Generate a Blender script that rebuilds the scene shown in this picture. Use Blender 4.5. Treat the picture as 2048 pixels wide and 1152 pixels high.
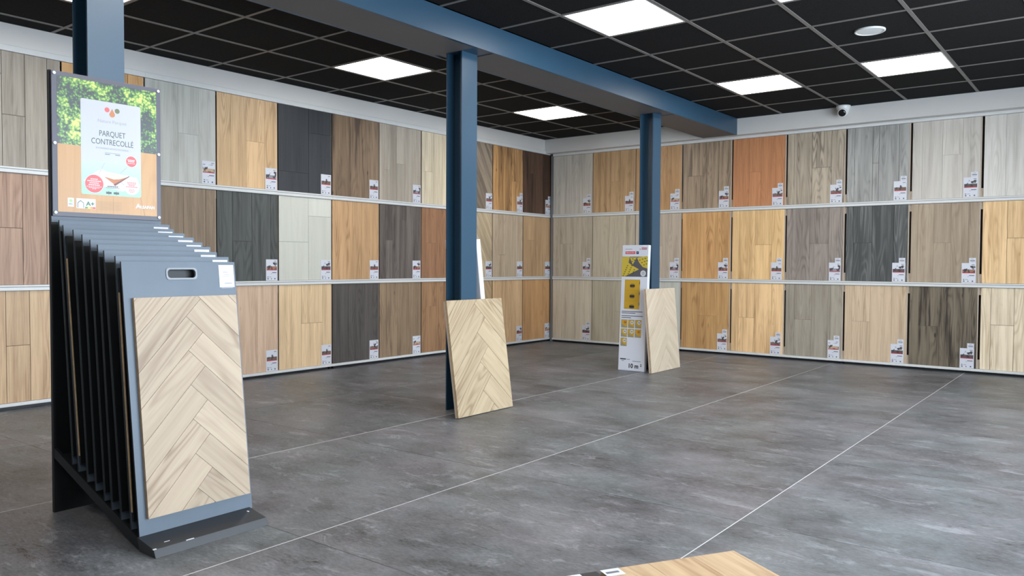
import bpy, math, random
from mathutils import Matrix, Vector

# ------------------------------------------------------------------ scene, camera, light
for o in list(bpy.data.objects):
    bpy.data.objects.remove(o, do_unlink=True)
SC = bpy.context.scene
COL = SC.collection
R = math.radians

cam_d = bpy.data.cameras.new('camera')
cam_d.sensor_width = 36.0
cam_d.lens = 1592.7 / 2048 * 36.0
cam_d.clip_start = 0.05
cam_d.clip_end = 100
cam = bpy.data.objects.new('camera', cam_d)
COL.objects.link(cam)
cr = Vector((0.79160394, 0.61101474, 0.00491861))
cu = Vector((-0.02272035, 0.0213895, 0.99951302))
cf = Vector((-0.61061198, 0.79133019, -0.03081448))
cam.matrix_world = Matrix(((cr.x, cu.x, -cf.x, 5.965), (cr.y, cu.y, -cf.y, -8.41),
                           (cr.z, cu.z, -cf.z, 1.01), (0, 0, 0, 1)))
SC.camera = cam

SC.view_settings.view_transform = 'Standard'
SC.view_settings.look = 'None'
SC.view_settings.gamma = 1.0
SC.view_settings.use_curve_mapping = False
SC.view_settings.exposure = 0.42

world = bpy.data.worlds.new('sky')
SC.world = world
world.use_nodes = True
wn = world.node_tree.nodes
bg = wn['Background']
bg.inputs[0].default_value = (0.62, 0.80, 1.0, 1)
bg.inputs[1].default_value = 1.0

LED = 13.0
# daylight arriving through the shop window on the right
al = bpy.data.lights.new('window_daylight', 'AREA')
al.shape = 'RECTANGLE'
al.size = 5.4
al.size_y = 2.3
al.energy = 345
al.color = (0.76, 0.88, 1.0)
alo = bpy.data.objects.new('window_daylight', al)
alo.location = (7.92, -4.75, 1.32)
alo.rotation_euler = (0, R(90), 0)   # -Z of the lamp points to -X
alo.rotation_euler = Vector((-1, 0, 0)).to_track_quat('-Z', 'Y').to_euler()
COL.objects.link(alo)


# ------------------------------------------------------------------ helpers
def lin(c):
    c = c / 255.0
    return c / 12.92 if c <= 0.04045 else ((c + 0.055) / 1.055) ** 2.4


def rgb(r, g, b, k=1.0):
    return (min(lin(r) * k, .95), min(lin(g) * k, .95), min(lin(b) * k, .95), 1.0)


def mute(c, a=.13, k=1.12):
    """wood tone a little greyer than the named colour"""
    m = .35 * c[0] + .5 * c[1] + .15 * c[2]
    return rgb(*[x + (m - x) * a for x in c], k=k)


def tag(o, label=None, cat=None, group=None, kind=None):
    if label: o['label'] = label
    if cat: o['category'] = cat
    if group: o['group'] = group
    if kind: o['kind'] = kind
    return o


def empty(name, loc=(0, 0, 0), rot=(0, 0, 0), parent=None):
    o = bpy.data.objects.new(name, None)
    o.empty_display_size = 0.1
    o.location = loc
    o.rotation_euler = rot
    COL.objects.link(o)
    if parent: o.parent = parent
    return o


def mesh_obj(name, verts, faces, mat, parent=None, smooth=False, loc=None, rot=None, mesh=None):
    if mesh is None:
        mesh = bpy.data.meshes.new(name)
        mesh.from_pydata([tuple(v) for v in verts], [], faces)
        mesh.update()
        if mat: mesh.materials.append(mat)
        if smooth:
            for p in mesh.polygons: p.use_smooth = True
    o = bpy.data.objects.new(name, mesh)
    if loc: o.location = loc
    if rot: o.rotation_euler = rot
    COL.objects.link(o)
    if parent: o.parent = parent
    return o


class MB:
    """collects shapes into one mesh"""
    def __init__(s):
        s.v = []; s.f = []

    def box(s, x0, x1, y0, y1, z0, z1):
        n = len(s.v)
        s.v += [(x0, y0, z0), (x1, y0, z0), (x1, y1, z0), (x0, y1, z0),
                (x0, y0, z1), (x1, y0, z1), (x1, y1, z1), (x0, y1, z1)]
        s.f += [tuple(n + i for i in q) for q in
                ((0, 3, 2, 1), (4, 5, 6, 7), (0, 1, 5, 4), (1, 2, 6, 5), (2, 3, 7, 6), (3, 0, 4, 7))]
        return s

    def prism(s, pts, axis, a0, a1):
        """convex/any polygon pts (2D, counter-clockwise) extruded along axis between a0 and a1"""
        n = len(s.v); k = len(pts)
        for a in (a0, a1):
            for (p, q) in pts:
                s.v.append({'x': (a, p, q), 'y': (p, a, q), 'z': (p, q, a)}[axis])
        s.f.append(tuple(n + i for i in reversed(range(k))))
        s.f.append(tuple(n + k + i for i in range(k)))
        for i in range(k):
            j = (i + 1) % k
            s.f.append((n + i, n + j, n + k + j, n + k + i))
        return s

    def lathe(s, prof, seg=24, axis='z', c=(0, 0, 0)):
        n = len(s.v)
        for (r, h) in prof:
            for i in range(seg):
                t = 2 * math.pi * i / seg
                a, b = r * math.cos(t), r * math.sin(t)
                p = {'z': (a, b, h), 'y': (a, h, b), 'x': (h, a, b)}[axis]
                s.v.append((p[0] + c[0], p[1] + c[1], p[2] + c[2]))
        for k in range(len(prof) - 1):
            for i in range(seg):
                j = (i + 1) % seg
                s.f.append((n + k * seg + i, n + k * seg + j, n + (k + 1) * seg + j, n + (k + 1) * seg + i))
        s.f.append(tuple(n + i for i in range(seg)))
        s.f.append(tuple(n + (len(prof) - 1) * seg + i for i in range(seg)))
        return s

    def build(s, name, mat, parent=None, **k):
        o = mesh_obj(name, s.v, s.f, mat, parent, **k)
        import bmesh
        bm = bmesh.new(); bm.from_mesh(o.data)
        bmesh.ops.recalc_face_normals(bm, faces=bm.faces)
        bm.to_mesh(o.data); bm.free()
        return o


def bevel(o, w=.002, seg=2):
    m = o.modifiers.new('bevel', 'BEVEL'); m.width = w; m.segments = seg; m.limit_method = 'ANGLE'
    return o


def plain(name, col, rough=.5, metal=0., spec=.5, noise=0., nscale=20., bump=0.):
    m = bpy.data.materials.new(name); m.use_nodes = True
    nt = m.node_tree; b = nt.nodes['Principled BSDF']
    b.inputs['Base Color'].default_value = col
    b.inputs['Roughness'].default_value = rough
    b.inputs['Metallic'].default_value = metal
    b.inputs['Specular IOR Level'].default_value = spec
    tc = nt.nodes.new('ShaderNodeTexCoord')
    nz = nt.nodes.new('ShaderNodeTexNoise')
    nz.inputs['Scale'].default_value = nscale
    nz.inputs['Detail'].default_value = 4
    nt.links.new(tc.outputs['Object'], nz.inputs['Vector'])
    mr = nt.nodes.new('ShaderNodeMapRange')
    mr.inputs[1].default_value = .25; mr.inputs[2].default_value = .75
    mr.inputs[3].default_value = 1 - noise; mr.inputs[4].default_value = 1 + noise
    nt.links.new(nz.outputs[0], mr.inputs[0])
    mx = nt.nodes.new('ShaderNodeMix'); mx.data_type = 'RGBA'; mx.blend_type = 'MULTIPLY'
    mx.inputs[0].default_value = 1
    mx.inputs[6].default_value = col
    nt.links.new(mr.outputs[0], mx.inputs[7])
    nt.links.new(mx.outputs[2], b.inputs['Base Color'])
    if bump:
        bp = nt.nodes.new('ShaderNodeBump'); bp.inputs['Strength'].default_value = bump
        bp.inputs['Distance'].default_value = .002
        nt.links.new(nz.outputs[0], bp.inputs['Height'])
        nt.links.new(bp.outputs[0], b.inputs['Normal'])
    return m


def glow(name, col, s):
    m = bpy.data.materials.new(name); m.use_nodes = True
    b = m.node_tree.nodes['Principled BSDF']
    b.inputs['Base Color'].default_value = (.8, .8, .8, 1)
    b.inputs['Emission Color'].default_value = col
    b.inputs['Emission Strength'].default_value = s
    return m


def N(nt, t, **kw):
    n = nt.nodes.new(t)
    for k, v in kw.items(): setattr(n, k, v)
    return n


def math_n(nt, op, a, b=None, clamp=False):
    n = nt.nodes.new('ShaderNodeMath'); n.operation = op; n.use_clamp = clamp
    for i, x in enumerate((a, b)):
        if x is None: continue
        if isinstance(x, (int, float)): n.inputs[i].default_value = x
        else: nt.links.new(x, n.inputs[i])
    return n.outputs[0]


def vscale(nt, v, s):
    n = nt.nodes.new('ShaderNodeVectorMath'); n.operation = 'MULTIPLY'
    nt.links.new(v, n.inputs[0]); n.inputs[1].default_value = s
    return n.outputs[0]


# one shared wood node group: length of the plank along its local Z
def make_wood_group():
    g = bpy.data.node_groups.new('wood', 'ShaderNodeTree')
    I = g.interface
    for nm, t in (('Base', 'NodeSocketColor'), ('Dark', 'NodeSocketColor'), ('Figure', 'NodeSocketFloat'),
                  ('Fibre', 'NodeSocketFloat'), ('Streak', 'NodeSocketFloat'), ('Vary', 'NodeSocketFloat')):
        I.new_socket(nm, in_out='INPUT', socket_type=t)
    I.new_socket('Color', in_out='OUTPUT', socket_type='NodeSocketColor')
    I.new_socket('Height', in_out='OUTPUT', socket_type='NodeSocketFloat')
    gi = g.nodes.new('NodeGroupInput'); go = g.nodes.new('NodeGroupOutput')
    tc = g.nodes.new('ShaderNodeTexCoord'); oi = g.nodes.new('ShaderNodeObjectInfo')
    off = vscale(g, oi.outputs['Color'], (9, 9, 23))
    add = g.nodes.new('ShaderNodeVectorMath'); add.operation = 'ADD'
    g.links.new(tc.outputs['Object'], add.inputs[0]); g.links.new(off, add.inputs[1])
    P = add.outputs[0]

    def noise(s, sc, det, rough=.5):
        n = g.nodes.new('ShaderNodeTexNoise')
        n.inputs['Scale'].default_value = sc; n.inputs['Detail'].default_value = det
        n.inputs['Roughness'].default_value = rough
        g.links.new(vscale(g, P, s), n.inputs['Vector'])
        return n.outputs[0]
    n1 = noise((9, 1, 1.1), 1.0, 1.2)              # contours of this give cathedral figure
    ph = math_n(g, 'MULTIPLY', n1, 80)
    sn = math_n(g, 'SINE', ph)
    lines = math_n(g, 'POWER', math_n(g, 'ADD', math_n(g, 'MULTIPLY', sn, .5), .5), 2.2)
    mask = noise((7, 1, 1.0), 1.0, 2)
    mask = math_n(g, 'MULTIPLY', math_n(g, 'SUBTRACT', mask, .40), 4.5, True)
    lines = math_n(g, 'MULTIPLY', lines, mask)
    n2 = noise((130, 8, 3.2), 1.0, 5, .7)
    n3 = noise((22, 3, 1.2), 1.0, 3, .55)
    n4 = noise((16, 2, 1.0), 1.3, 3, .6)
    st = math_n(g, 'MULTIPLY', math_n(g, 'SUBTRACT', n4, .55), 7, True)
    # knots
    vo = g.nodes.new('ShaderNodeTexVoronoi'); vo.inputs['Scale'].default_value = 1
    g.links.new(vscale(g, P, (6.5, .01, 3.0)), vo.inputs['Vector'])
    kn = math_n(g, 'MULTIPLY', math_n(g, 'SUBTRACT', .085, vo.outputs['Distance']), 14, True)
    t = math_n(g, 'MULTIPLY', lines, math_n(g, 'MULTIPLY', gi.outputs['Figure'], 1.5))
    t = math_n(g, 'ADD', t, math_n(g, 'MULTIPLY', math_n(g, 'SUBTRACT', n2, .42), math_n(g, 'MULTIPLY', gi.outputs['Fibre'], 1.9)))
    t = math_n(g, 'ADD', t, math_n(g, 'MULTIPLY', math_n(g, 'SUBTRACT', n3, .44), math_n(g, 'MULTIPLY', gi.outputs['Fibre'], 2.5)))
    t = math_n(g, 'ADD', t, math_n(g, 'MULTIPLY', st, gi.outputs['Streak']))
    t = math_n(g, 'ADD', t, math_n(g, 'MULTIPLY', kn, math_n(g, 'ADD', gi.outputs['Streak'], .15)), True)
    mx = g.nodes.new('ShaderNodeMix'); mx.data_type = 'RGBA'
    g.links.new(t, mx.inputs[0]); g.links.new(gi.outputs['Base'], mx.inputs[6]); g.links.new(gi.outputs['Dark'], mx.inputs[7])
    sp = g.nodes.new('ShaderNodeSeparateColor')
    g.links.new(oi.outputs['Color'], sp.inputs[0])
    br = math_n(g, 'ADD', 1.0, math_n(g, 'MULTIPLY', math_n(g, 'SUBTRACT', sp.outputs[1], .5), gi.outputs['Vary']))
    m2 = g.nodes.new('ShaderNodeVectorMath'); m2.operation = 'SCALE'
    g.links.new(mx.outputs[2], m2.inputs[0]); g.links.new(br, m2.inputs[3])
    g.links.new(m2.outputs[0], go.inputs['Color'])
    g.links.new(math_n(g, 'MULTIPLY', t, -1), go.inputs['Height'])
    return g


WOOD = make_wood_group()


def wood(name, base, dark=None, figure=.25, fibre=.8, streak=.0, vary=.16, rough=.42):
    m = bpy.data.materials.new(name); m.use_nodes = True
    nt = m.node_tree; b = nt.nodes['Principled BSDF']
    g = nt.nodes.new('ShaderNodeGroup'); g.node_tree = WOOD
    g.inputs['Base'].default_value = base
    if dark is None: dark = (base[0] * .58, base[1] * .54, base[2] * .50, 1)
    g.inputs['Dark'].default_value = dark
    g.inputs['Figure'].default_value = figure; g.inputs['Fibre'].default_value = fibre
    g.inputs['Streak'].default_value = streak; g.inputs['Vary'].default_value = vary
    nt.links.new(g.outputs['Color'], b.inputs['Base Color'])
    b.inputs['Roughness'].default_value = rough
    b.inputs['Specular IOR Level'].default_value = .35
    bp = nt.nodes.new('ShaderNodeBump'); bp.inputs['Strength'].default_value = .12
    bp.inputs['Distance'].default_value = .001
    nt.links.new(g.outputs['Height'], bp.inputs['Height']); nt.links.new(bp.outputs[0], b.inputs['Normal'])
    return m


rnd = random.Random(7)


def randcol(o):
    o.color = (rnd.random(), rnd.random(), rnd.random(), 1)
    return o


def text_mesh(name, s, size, mat, parent, loc, rot=(0, 0, 0), sx=1.0, align='CENTER', depth=.0004, bold=0.0):
    cu_ = bpy.data.curves.new(name, 'FONT')
    cu_.body = s; cu_.size = size; cu_.align_x = align; cu_.align_y = 'CENTER'
    cu_.extrude = depth; cu_.offset = bold; cu_.resolution_u = 3; cu_.space_line = .95
    to = bpy.data.objects.new(name + '_tmp', cu_)
    COL.objects.link(to)
    dg = bpy.context.evaluated_depsgraph_get()
    me = bpy.data.meshes.new_from_object(to.evaluated_get(dg))
    bpy.data.objects.remove(to, do_unlink=True)
    for v in me.vertices: v.co.x *= sx
    me.materials.clear(); me.materials.append(mat)
    o = bpy.data.objects.new(name, me)
    o.location = loc; o.rotation_euler = rot
    COL.objects.link(o); o.parent = parent
    return o


# ------------------------------------------------------------------ materials
M = {}
M['blue'] = plain('blue_paint', (.020, .062, .108, 1), .40, spec=.65, noise=.05, nscale=3)
M['soffit'] = plain('grey_soffit_board', rgb(96, 94, 95), .6, noise=.03, nscale=4)
M['fascia'] = plain('light_grey_plaster', rgb(212, 209, 205), .7, noise=.02, nscale=6)
M['tile_c'] = plain('black_ceiling_fibre', (.0165, .0158, .0158, 1), .95, spec=.1, noise=.35, nscale=160, bump=.5)
M['tbar'] = plain('grey_ceiling_grid_metal', rgb(116, 112, 108), .5)
M['led'] = glow('led_diffuser', (1, .98, .955, 1), LED)
M['white'] = plain('white_plastic', (.78, .78, .76, 1), .35)
M['alu'] = plain('satin_aluminium', rgb(210, 210, 208), .38, noise=.02, nscale=30)
M['alu_dark'] = plain('rail_groove', rgb(95, 96, 98), .5)
M['black'] = plain('black_steel', (.006, .007, .008, 1), .45, spec=.4)
M['black_back'] = plain('dark_board_core', rgb(48, 38, 34), .8)
M['plinth'] = plain('charcoal_plinth', (.012, .013, .015, 1), .5)
M['core'] = plain('chipboard_core', rgb(66, 54, 45), .8, noise=.15, nscale=90)
M['edge'] = plain('pale_board_edge', rgb(188, 172, 155), .7, noise=.05, nscale=50)
M['post'] = plain('grey_corner_post', rgb(112, 114, 116), .4)
M['card'] = plain('white_card', rgb(205, 206, 213), .45)
M['red'] = plain('red_print', rgb(176, 44, 58), .5)
M['ink'] = plain('grey_print', rgb(95, 98, 108), .5)
M['ink2'] = plain('dark_print', rgb(40, 42, 48), .5)
M['wall'] = plain('grey_wall_paint', rgb(170, 170, 170), .8)
M['dark_wall'] = plain('dark_rear_wall', rgb(60, 62, 66), .8)
M['panelblue'] = plain('blue_grey_lacquer', rgb(80, 92, 105), .42, noise=.06, nscale=9)
M['frame'] = plain('aubergine_frame', rgb(74, 72, 84), .4)


def floor_mat():
    m = bpy.data.materials.new('grey_concrete_tile'); m.use_nodes = True
    nt = m.node_tree; b = nt.nodes['Principled BSDF']
    tc = N(nt, 'ShaderNodeTexCoord'); oi = N(nt, 'ShaderNodeObjectInfo')
    off = vscale(nt, oi.outputs['Color'], (31, 17, 5))
    ad = N(nt, 'ShaderNodeVectorMath', operation='ADD')
    nt.links.new(tc.outputs['Object'], ad.inputs[0]); nt.links.new(off, ad.inputs[1])
    P = ad.outputs[0]

    def noise(s, det, rough=.55, dist=0.):
        n = N(nt, 'ShaderNodeTexNoise'); n.inputs['Scale'].default_value = 1
        n.inputs['Detail'].default_value = det; n.inputs['Roughness'].default_value = rough
        n.inputs['Distortion'].default_value = dist
        nt.links.new(vscale(nt, P, s), n.inputs['Vector'])
        return n.outputs[0]
    big = noise((1.6, 2.0, 1), 4, .6)
    mid = noise((5.5, 9, 1), 8, .68, .4)
    fine = noise((40, 100, 1), 6, .75)
    patch = math_n(nt, 'MULTIPLY', math_n(nt, 'SUBTRACT', noise((4.5, 10, 1), 10, .80, .6), .54), 12, True)
    dk = math_n(nt, 'MULTIPLY', math_n(nt, 'SUBTRACT', noise((7, 24, 2), 10, .80, .4), .565), 12, True)
    v = math_n(nt, 'ADD', math_n(nt, 'MULTIPLY', math_n(nt, 'SUBTRACT', big, .5), 2.0),
               math_n(nt, 'MULTIPLY', math_n(nt, 'SUBTRACT', mid, .5), 1.7))
    v = math_n(nt, 'ADD', v, math_n(nt, 'MULTIPLY', math_n(nt, 'SUBTRACT', fine, .5), 1.9))
    v = math_n(nt, 'ADD', v, math_n(nt, 'MULTIPLY', patch, .80))
    v = math_n(nt, 'SUBTRACT', v, math_n(nt, 'MULTIPLY', dk, .55))
    sp = N(nt, 'ShaderNodeSeparateColor'); nt.links.new(oi.outputs['Color'], sp.inputs[0])
    v = math_n(nt, 'ADD', v, math_n(nt, 'MULTIPLY', math_n(nt, 'SUBTRACT', sp.outputs[2], .5), .10))
    v = math_n(nt, 'ADD', v, 1.0)
    hue = noise((2.2, 2.6, 3), 3)
    mc = N(nt, 'ShaderNodeMix'); mc.data_type = 'RGBA'
    nt.links.new(math_n(nt, 'MULTIPLY', math_n(nt, 'SUBTRACT', hue, .35), 3, True), mc.inputs[0])
    mc.inputs[6].default_value = (.112, .122, .128, 1); mc.inputs[7].default_value = (.126, .121, .131, 1)
    s = N(nt, 'ShaderNodeVectorMath', operation='SCALE')
    nt.links.new(mc.outputs[2], s.inputs[0]); nt.links.new(v, s.inputs[3])
    nt.links.new(s.outputs[0], b.inputs['Base Color'])
    rr = math_n(nt, 'ADD', .30, math_n(nt, 'MULTIPLY', mid, .22))
    nt.links.new(rr, b.inputs['Roughness'])
    b.inputs['Specular IOR Level'].default_value = .33
    bp = N(nt, 'ShaderNodeBump'); bp.inputs['Strength'].default_value = .10; bp.inputs['Distance'].default_value = .002
    nt.links.new(mid, bp.inputs['Height']); nt.links.new(bp.outputs[0], b.inputs['Normal'])
    return m


M['floor'] = floor_mat()
M['grout'] = plain('dark_joint', rgb(60, 60, 60), .7)
M['seal'] = plain('white_sealant', rgb(205, 205, 205), .6)

# ------------------------------------------------------------------ room shell
H = 2.60
XR = 7.6
YB = -10.5


def struct(o, label=None):
    o['kind'] = 'structure'
    if label: o['label'] = label
    return o


fl = struct(MB().box(-.15, XR + .2, YB - .1, .35, -.12, -.006).build('floor', M['grout']),
            'grey concrete-look tiled floor')
TX = [-.15, .035, 1.22, 2.405, 3.585, 4.775, 5.96, 7.145, 8.33, 8.8]
TY = [-10.9, -10.14, -8.955, -7.77, -6.585, -5.40, -4.195, -3.01, -1.835, -.65, .35]
for i in range(len(TX) - 1):
    for j in range(len(TY) - 1):
        x0, x1, y0, y1 = TX[i], TX[i + 1], TY[j], TY[j + 1]
        cx, cy = (x0 + x1) / 2, (y0 + y1) / 2
        gx, gy = .0022, .0012
        o = MB().box(x0 + gx - cx, x1 - gx - cx, y0 + gy - cy, y1 - gy - cy, -.006, 0).build('tile', M['floor'], fl, loc=(cx, cy, 0))
        randcol(o)
for x in (2.405, 3.585, 4.775, 5.96):
    MB().box(x - .0016, x + .0016, YB, .2, -.006, .0002).build('joint_sealant', M['seal'], fl)

# display walls behind the racks, bulkheads above them
struct(MB().box(-.35, -.12, YB, .4, 0, H).build('wall_left', M['wall']), 'wall behind the left row of display racks')
struct(MB().box(-.12, XR, .22, .4, 0, H).build('wall_right', M['wall']), 'wall behind the right row of display racks')
struct(MB().box(-.35, XR + .2, YB - .2, YB, 0, H).build('wall_back', M['dark_wall']), 'rear wall behind the viewer')
struct(MB().box(-.12, 0, YB, .22, 2.458, H).build('trim_1', M['fascia']), 'plain light grey bulkhead above the left racks')
struct(MB().box(0, XR, 0, .22, 2.425, H).build('trim_2', M['fascia']), 'plain light grey bulkhead above the right racks')

# window wall on the right: piers, spandrel and two big glazed openings
ww = MB()
ww.box(XR, XR + .2, YB, -7.5, 0, H).box(XR, XR + .2, -2.0, .4, 0, H)
ww.box(XR, XR + .2, -7.5, -2.0, 2.45, H).box(XR, XR + .2, -7.5, -2.0, 0, .12)
struct(ww.build('wall_window', M['wall']), 'wall with the shop window')
gm = bpy.data.materials.new('window_glass'); gm.use_nodes = True
nt = gm.node_tree; nt.nodes.remove(nt.nodes['Principled BSDF'])
tr = N(nt, 'ShaderNodeBsdfTransparent'); gl = N(nt, 'ShaderNodeBsdfGlossy'); gl.inputs['Roughness'].default_value = .02
lw = N(nt, 'ShaderNodeLayerWeight'); lw.inputs[0].default_value = .1
ms = N(nt, 'ShaderNodeMixShader')
nt.links.new(lw.outputs[0], ms.inputs[0]); nt.links.new(tr.outputs[0], ms.inputs[1]); nt.links.new(gl.outputs[0], ms.inputs[2])
nt.links.new(ms.outputs[0], nt.nodes['Material Output'].inputs[0])
for k, (a, b_) in enumerate(((-7.5, -5.67), (-5.67, -3.83), (-3.83, -2.0))):
    w = struct(empty('window_%d' % (k + 1), (XR + .08, (a + b_) / 2, .12)), 'tall shop window pane in a dark frame')
    L = (b_ - a) / 2
    f = MB().box(-.03, .03, -L, -L + .05, 0, 2.33).box(-.03, .03, L - .05, L, 0, 2.33)
    f.box(-.03, .03, -L + .05, L - .05, 0, .05).box(-.03, .03, -L + .05, L - .05, 2.28, 2.33)
    f.build('window_frame', M['plinth'], w)
    MB().box(-.004, .004, -L + .05, L - .05, .05, 2.28).build('window_pane', gm, w)
# pavement outside
struct(MB().box(XR + .2, 22, -22, 10, -.14, -.02).build('ground_outside', plain('pavement', rgb(150, 148, 144), .9)),
       'paved ground outside the shop window')

# ------------------------------------------------------------------ suspended ceiling
ce = struct(MB().box(-.35, XR + .2, YB, .4, H + .03, H + .12).build('ceiling', M['black']), 'black suspended tile ceiling')
GYO = -4.1406                              # a cross line of the grid
ys = [GYO + .6 * k for k in range(-13, 8)]
ys = [y for y in ys if YB < y < 0.0]
xl = [.1931 + .6 * k for k in range(0, 4)]            # left of the beam
xr = [3.0507 + .6 * k for k in range(0, 10)]          # right of the beam
xr = [x for x in xr if x < XR]
LEDS = []


def grid(xa, xb, xs):
    X = [xa] + xs + [xb]
    Y = [YB] + ys + [0.0]
    t = .012
    for i in range(len(X) - 1):
        for j in range(len(Y) - 1):
            x0, x1, y0, y1 = X[i], X[i + 1], Y[j], Y[j + 1]
            if x1 - x0 < .03 or y1 - y0 < .03: continue
            cx, cy = (x0 + x1) / 2, (y0 + y1) / 2
            if any(abs(cx - lx) < .2 and abs(cy - ly) < .2 for lx, ly in LEDPOS):
                continue
            if y1 < -9.0: continue
            o = MB().box(x0 + .004 - cx, x1 - .004 - cx, y0 + .004 - cy, y1 - .004 - cy, .004, .018).build('ceiling_tile', M['tile_c'], ce, loc=(cx, cy, H))
            randcol(o)
    for x in xs:
        MB().box(x - t, x + t, YB, 0, H - .001, H + .004).build('main_runner', M['tbar'], ce)
    for y in ys:
        MB().box(xa, xb, y - t, y + t, H - .0005, H + .0035).build('cross_tee', M['tbar'], ce)


LEDPOS = []
for yy in (0, 4, -4, -8):
    LEDPOS += [(3.0507 + .3, -4.1406 + .6 * yy + .3), (3.0507 + 1.5, -4.1406 + .6 * yy + .3),
               (.1931 + .9, -4.1406 + .6 * yy + .3)]
LEDPOS += [(3.0507 + 3.9, -4.1406 + .6 * yy + .3) for yy in (0, 4, -4, -8)]
grid(0, 2.17, xl)
grid(2.565, XR, xr)
# tiles nearest the viewer's back, joined as stuff-free dark boards
MB().box(0, XR, YB, -9.0, H + .004, H + .02).build('ceiling_board', M['tile_c'], ce)

led_lab = {
    (3, 0): 'lit square ceiling panel, largest one in view, right of the blue beam',
    (3, 4): 'lit square ceiling panel just right of the far end of the blue beam',
    (4, 0): 'lit ceiling panel cut off by the top edge, right of the largest one',
    (4, 4): 'lit ceiling panel closest to the round white ceiling speaker',
    (1, 0): 'lit square ceiling panel left of the middle blue column',
    (1, 4): 'lit square ceiling panel between the middle and far blue columns',
    (1, -4): 'lit ceiling panel behind the top of the nearest blue column'}
for (lx, ly) in LEDPOS:
    k = (int(lx), round((ly - .3 + 4.1406) / .6))
    e = empty('square_light_panel', (lx, ly, H))
    tag(e, led_lab.get(k, 'lit square ceiling panel out of the picture behind the viewer'), 'ceiling light', 'square ceiling light panels')
    s = .288
    f = MB().box(-s, s, -s, -s + .010, -.001, .02).box(-s, s, s - .010, s, -.001, .02)
    f.box(-s, -s + .010, -s + .010, s - .010, -.001, .02).box(s - .010, s, -s + .010, s - .010, -.001, .02)
    f.build('frame', M['white'], e)
    MB().box(-s + .010, s - .010, -s + .010, s - .010, .002, .012).build('diffuser', M['led'], e)

# round speaker
sp = tag(empty('round_speaker', (4.548, -2.61, H)), 'round white flush ceiling speaker among the black tiles', 'speaker')
MB().lathe([(.098, .004), (.098, -.004), (.094, -.007), (.086, -.007), (.085, -.004)], 40).build('rim', M['white'], sp, smooth=False)
MB().lathe([(.0848, .002), (.0848, -.0042), (.06, -.0052), (.02, -.0058)], 40).build('grille', M['white'], sp)

# security camera on the bulkhead under the ceiling
cc = tag(empty('security_camera', (3.69, -.065, H - .002)), 'white dome security camera with black lens under the ceiling, right wall', 'camera')
MB().lathe([(.068, 0), (.068, -.012), (.062, -.03), (.05, -.06), (.04, -.085), (.02, -.098)], 32).build('housing', M['white'], cc, smooth=True)
hd = empty('head', (-.0, -.022, -.064), (R(25), 0, R(8)), cc)
MB().lathe([(.044, .01), (.046, -.012), (.044, -.034), (.040, -.038)], 32, 'y').build('ball', M['white'], hd, smooth=True)
MB().lathe([(.036, -.03), (.036, -.0385), (.03, -.045), (.012, -.048)], 32, 'y').build('lens', plain('dark_lens_cover', (.006, .006, .008, 1), .15), hd, smooth=True)

# ------------------------------------------------------------------ beam and columns
beam = tag(empty('steel_beam', (0, 0, 0)), 'long blue steel beam running under the black ceiling over the three columns', 'beam')
ZB = 2.423
b1 = MB().box(2.545, 2.566, YB + .01, -.001, ZB, H - .002).build('side_face', M['blue'], beam)
MB().box(2.17, 2.19, YB + .01, -.001, ZB, H - .002).build('side_face', M['blue'], beam)
COLY = (-6.8, -4.375, -1.66)
segs = []
prev = YB + .01
for cy in COLY:
    segs.append((prev, cy - .02)); prev = cy + .18
segs.append((prev, -.001))
for a, b_ in segs:
    MB().box(2.19, 2.545, a, b_, ZB + .001, ZB + .014).build('soffit_board', M['soffit'], beam)
for cy in COLY:
    MB().box(2.19, 2.545, cy - .02, cy + .18, ZB + .006, ZB + .016).build('bearing_plate', M['blue'], beam)
COLAB = ['nearest blue steel column behind the slatted display stand, its top out of frame',
         'middle blue steel column with herringbone panel leaning on its foot',
         'farthest blue steel column with white carton leaning on it']
for cy, lab in zip(COLY, COLAB):
    c = tag(empty('steel_column', (2.28, cy, 0)), lab, 'column', 'blue steel columns under the beam')
    m = MB().box(0, .010, 0, .158, .0, ZB + .006).build('flange', M['blue'], c)
    MB().box(.130, .140, 0, .158, .0, ZB + .006).build('flange', M['blue'], c)
    MB().box(.010, .130, .076, .084, .0, ZB + .006).build('web', M['blue'], c)

# ------------------------------------------------------------------ display racks
PITCH = .603
RAILS = [(2.415, 2.456, 'top'), (1.605, 1.646, 'mid'), (.808, .847, 'mid'), (.024, .047, 'bottom')]


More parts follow.
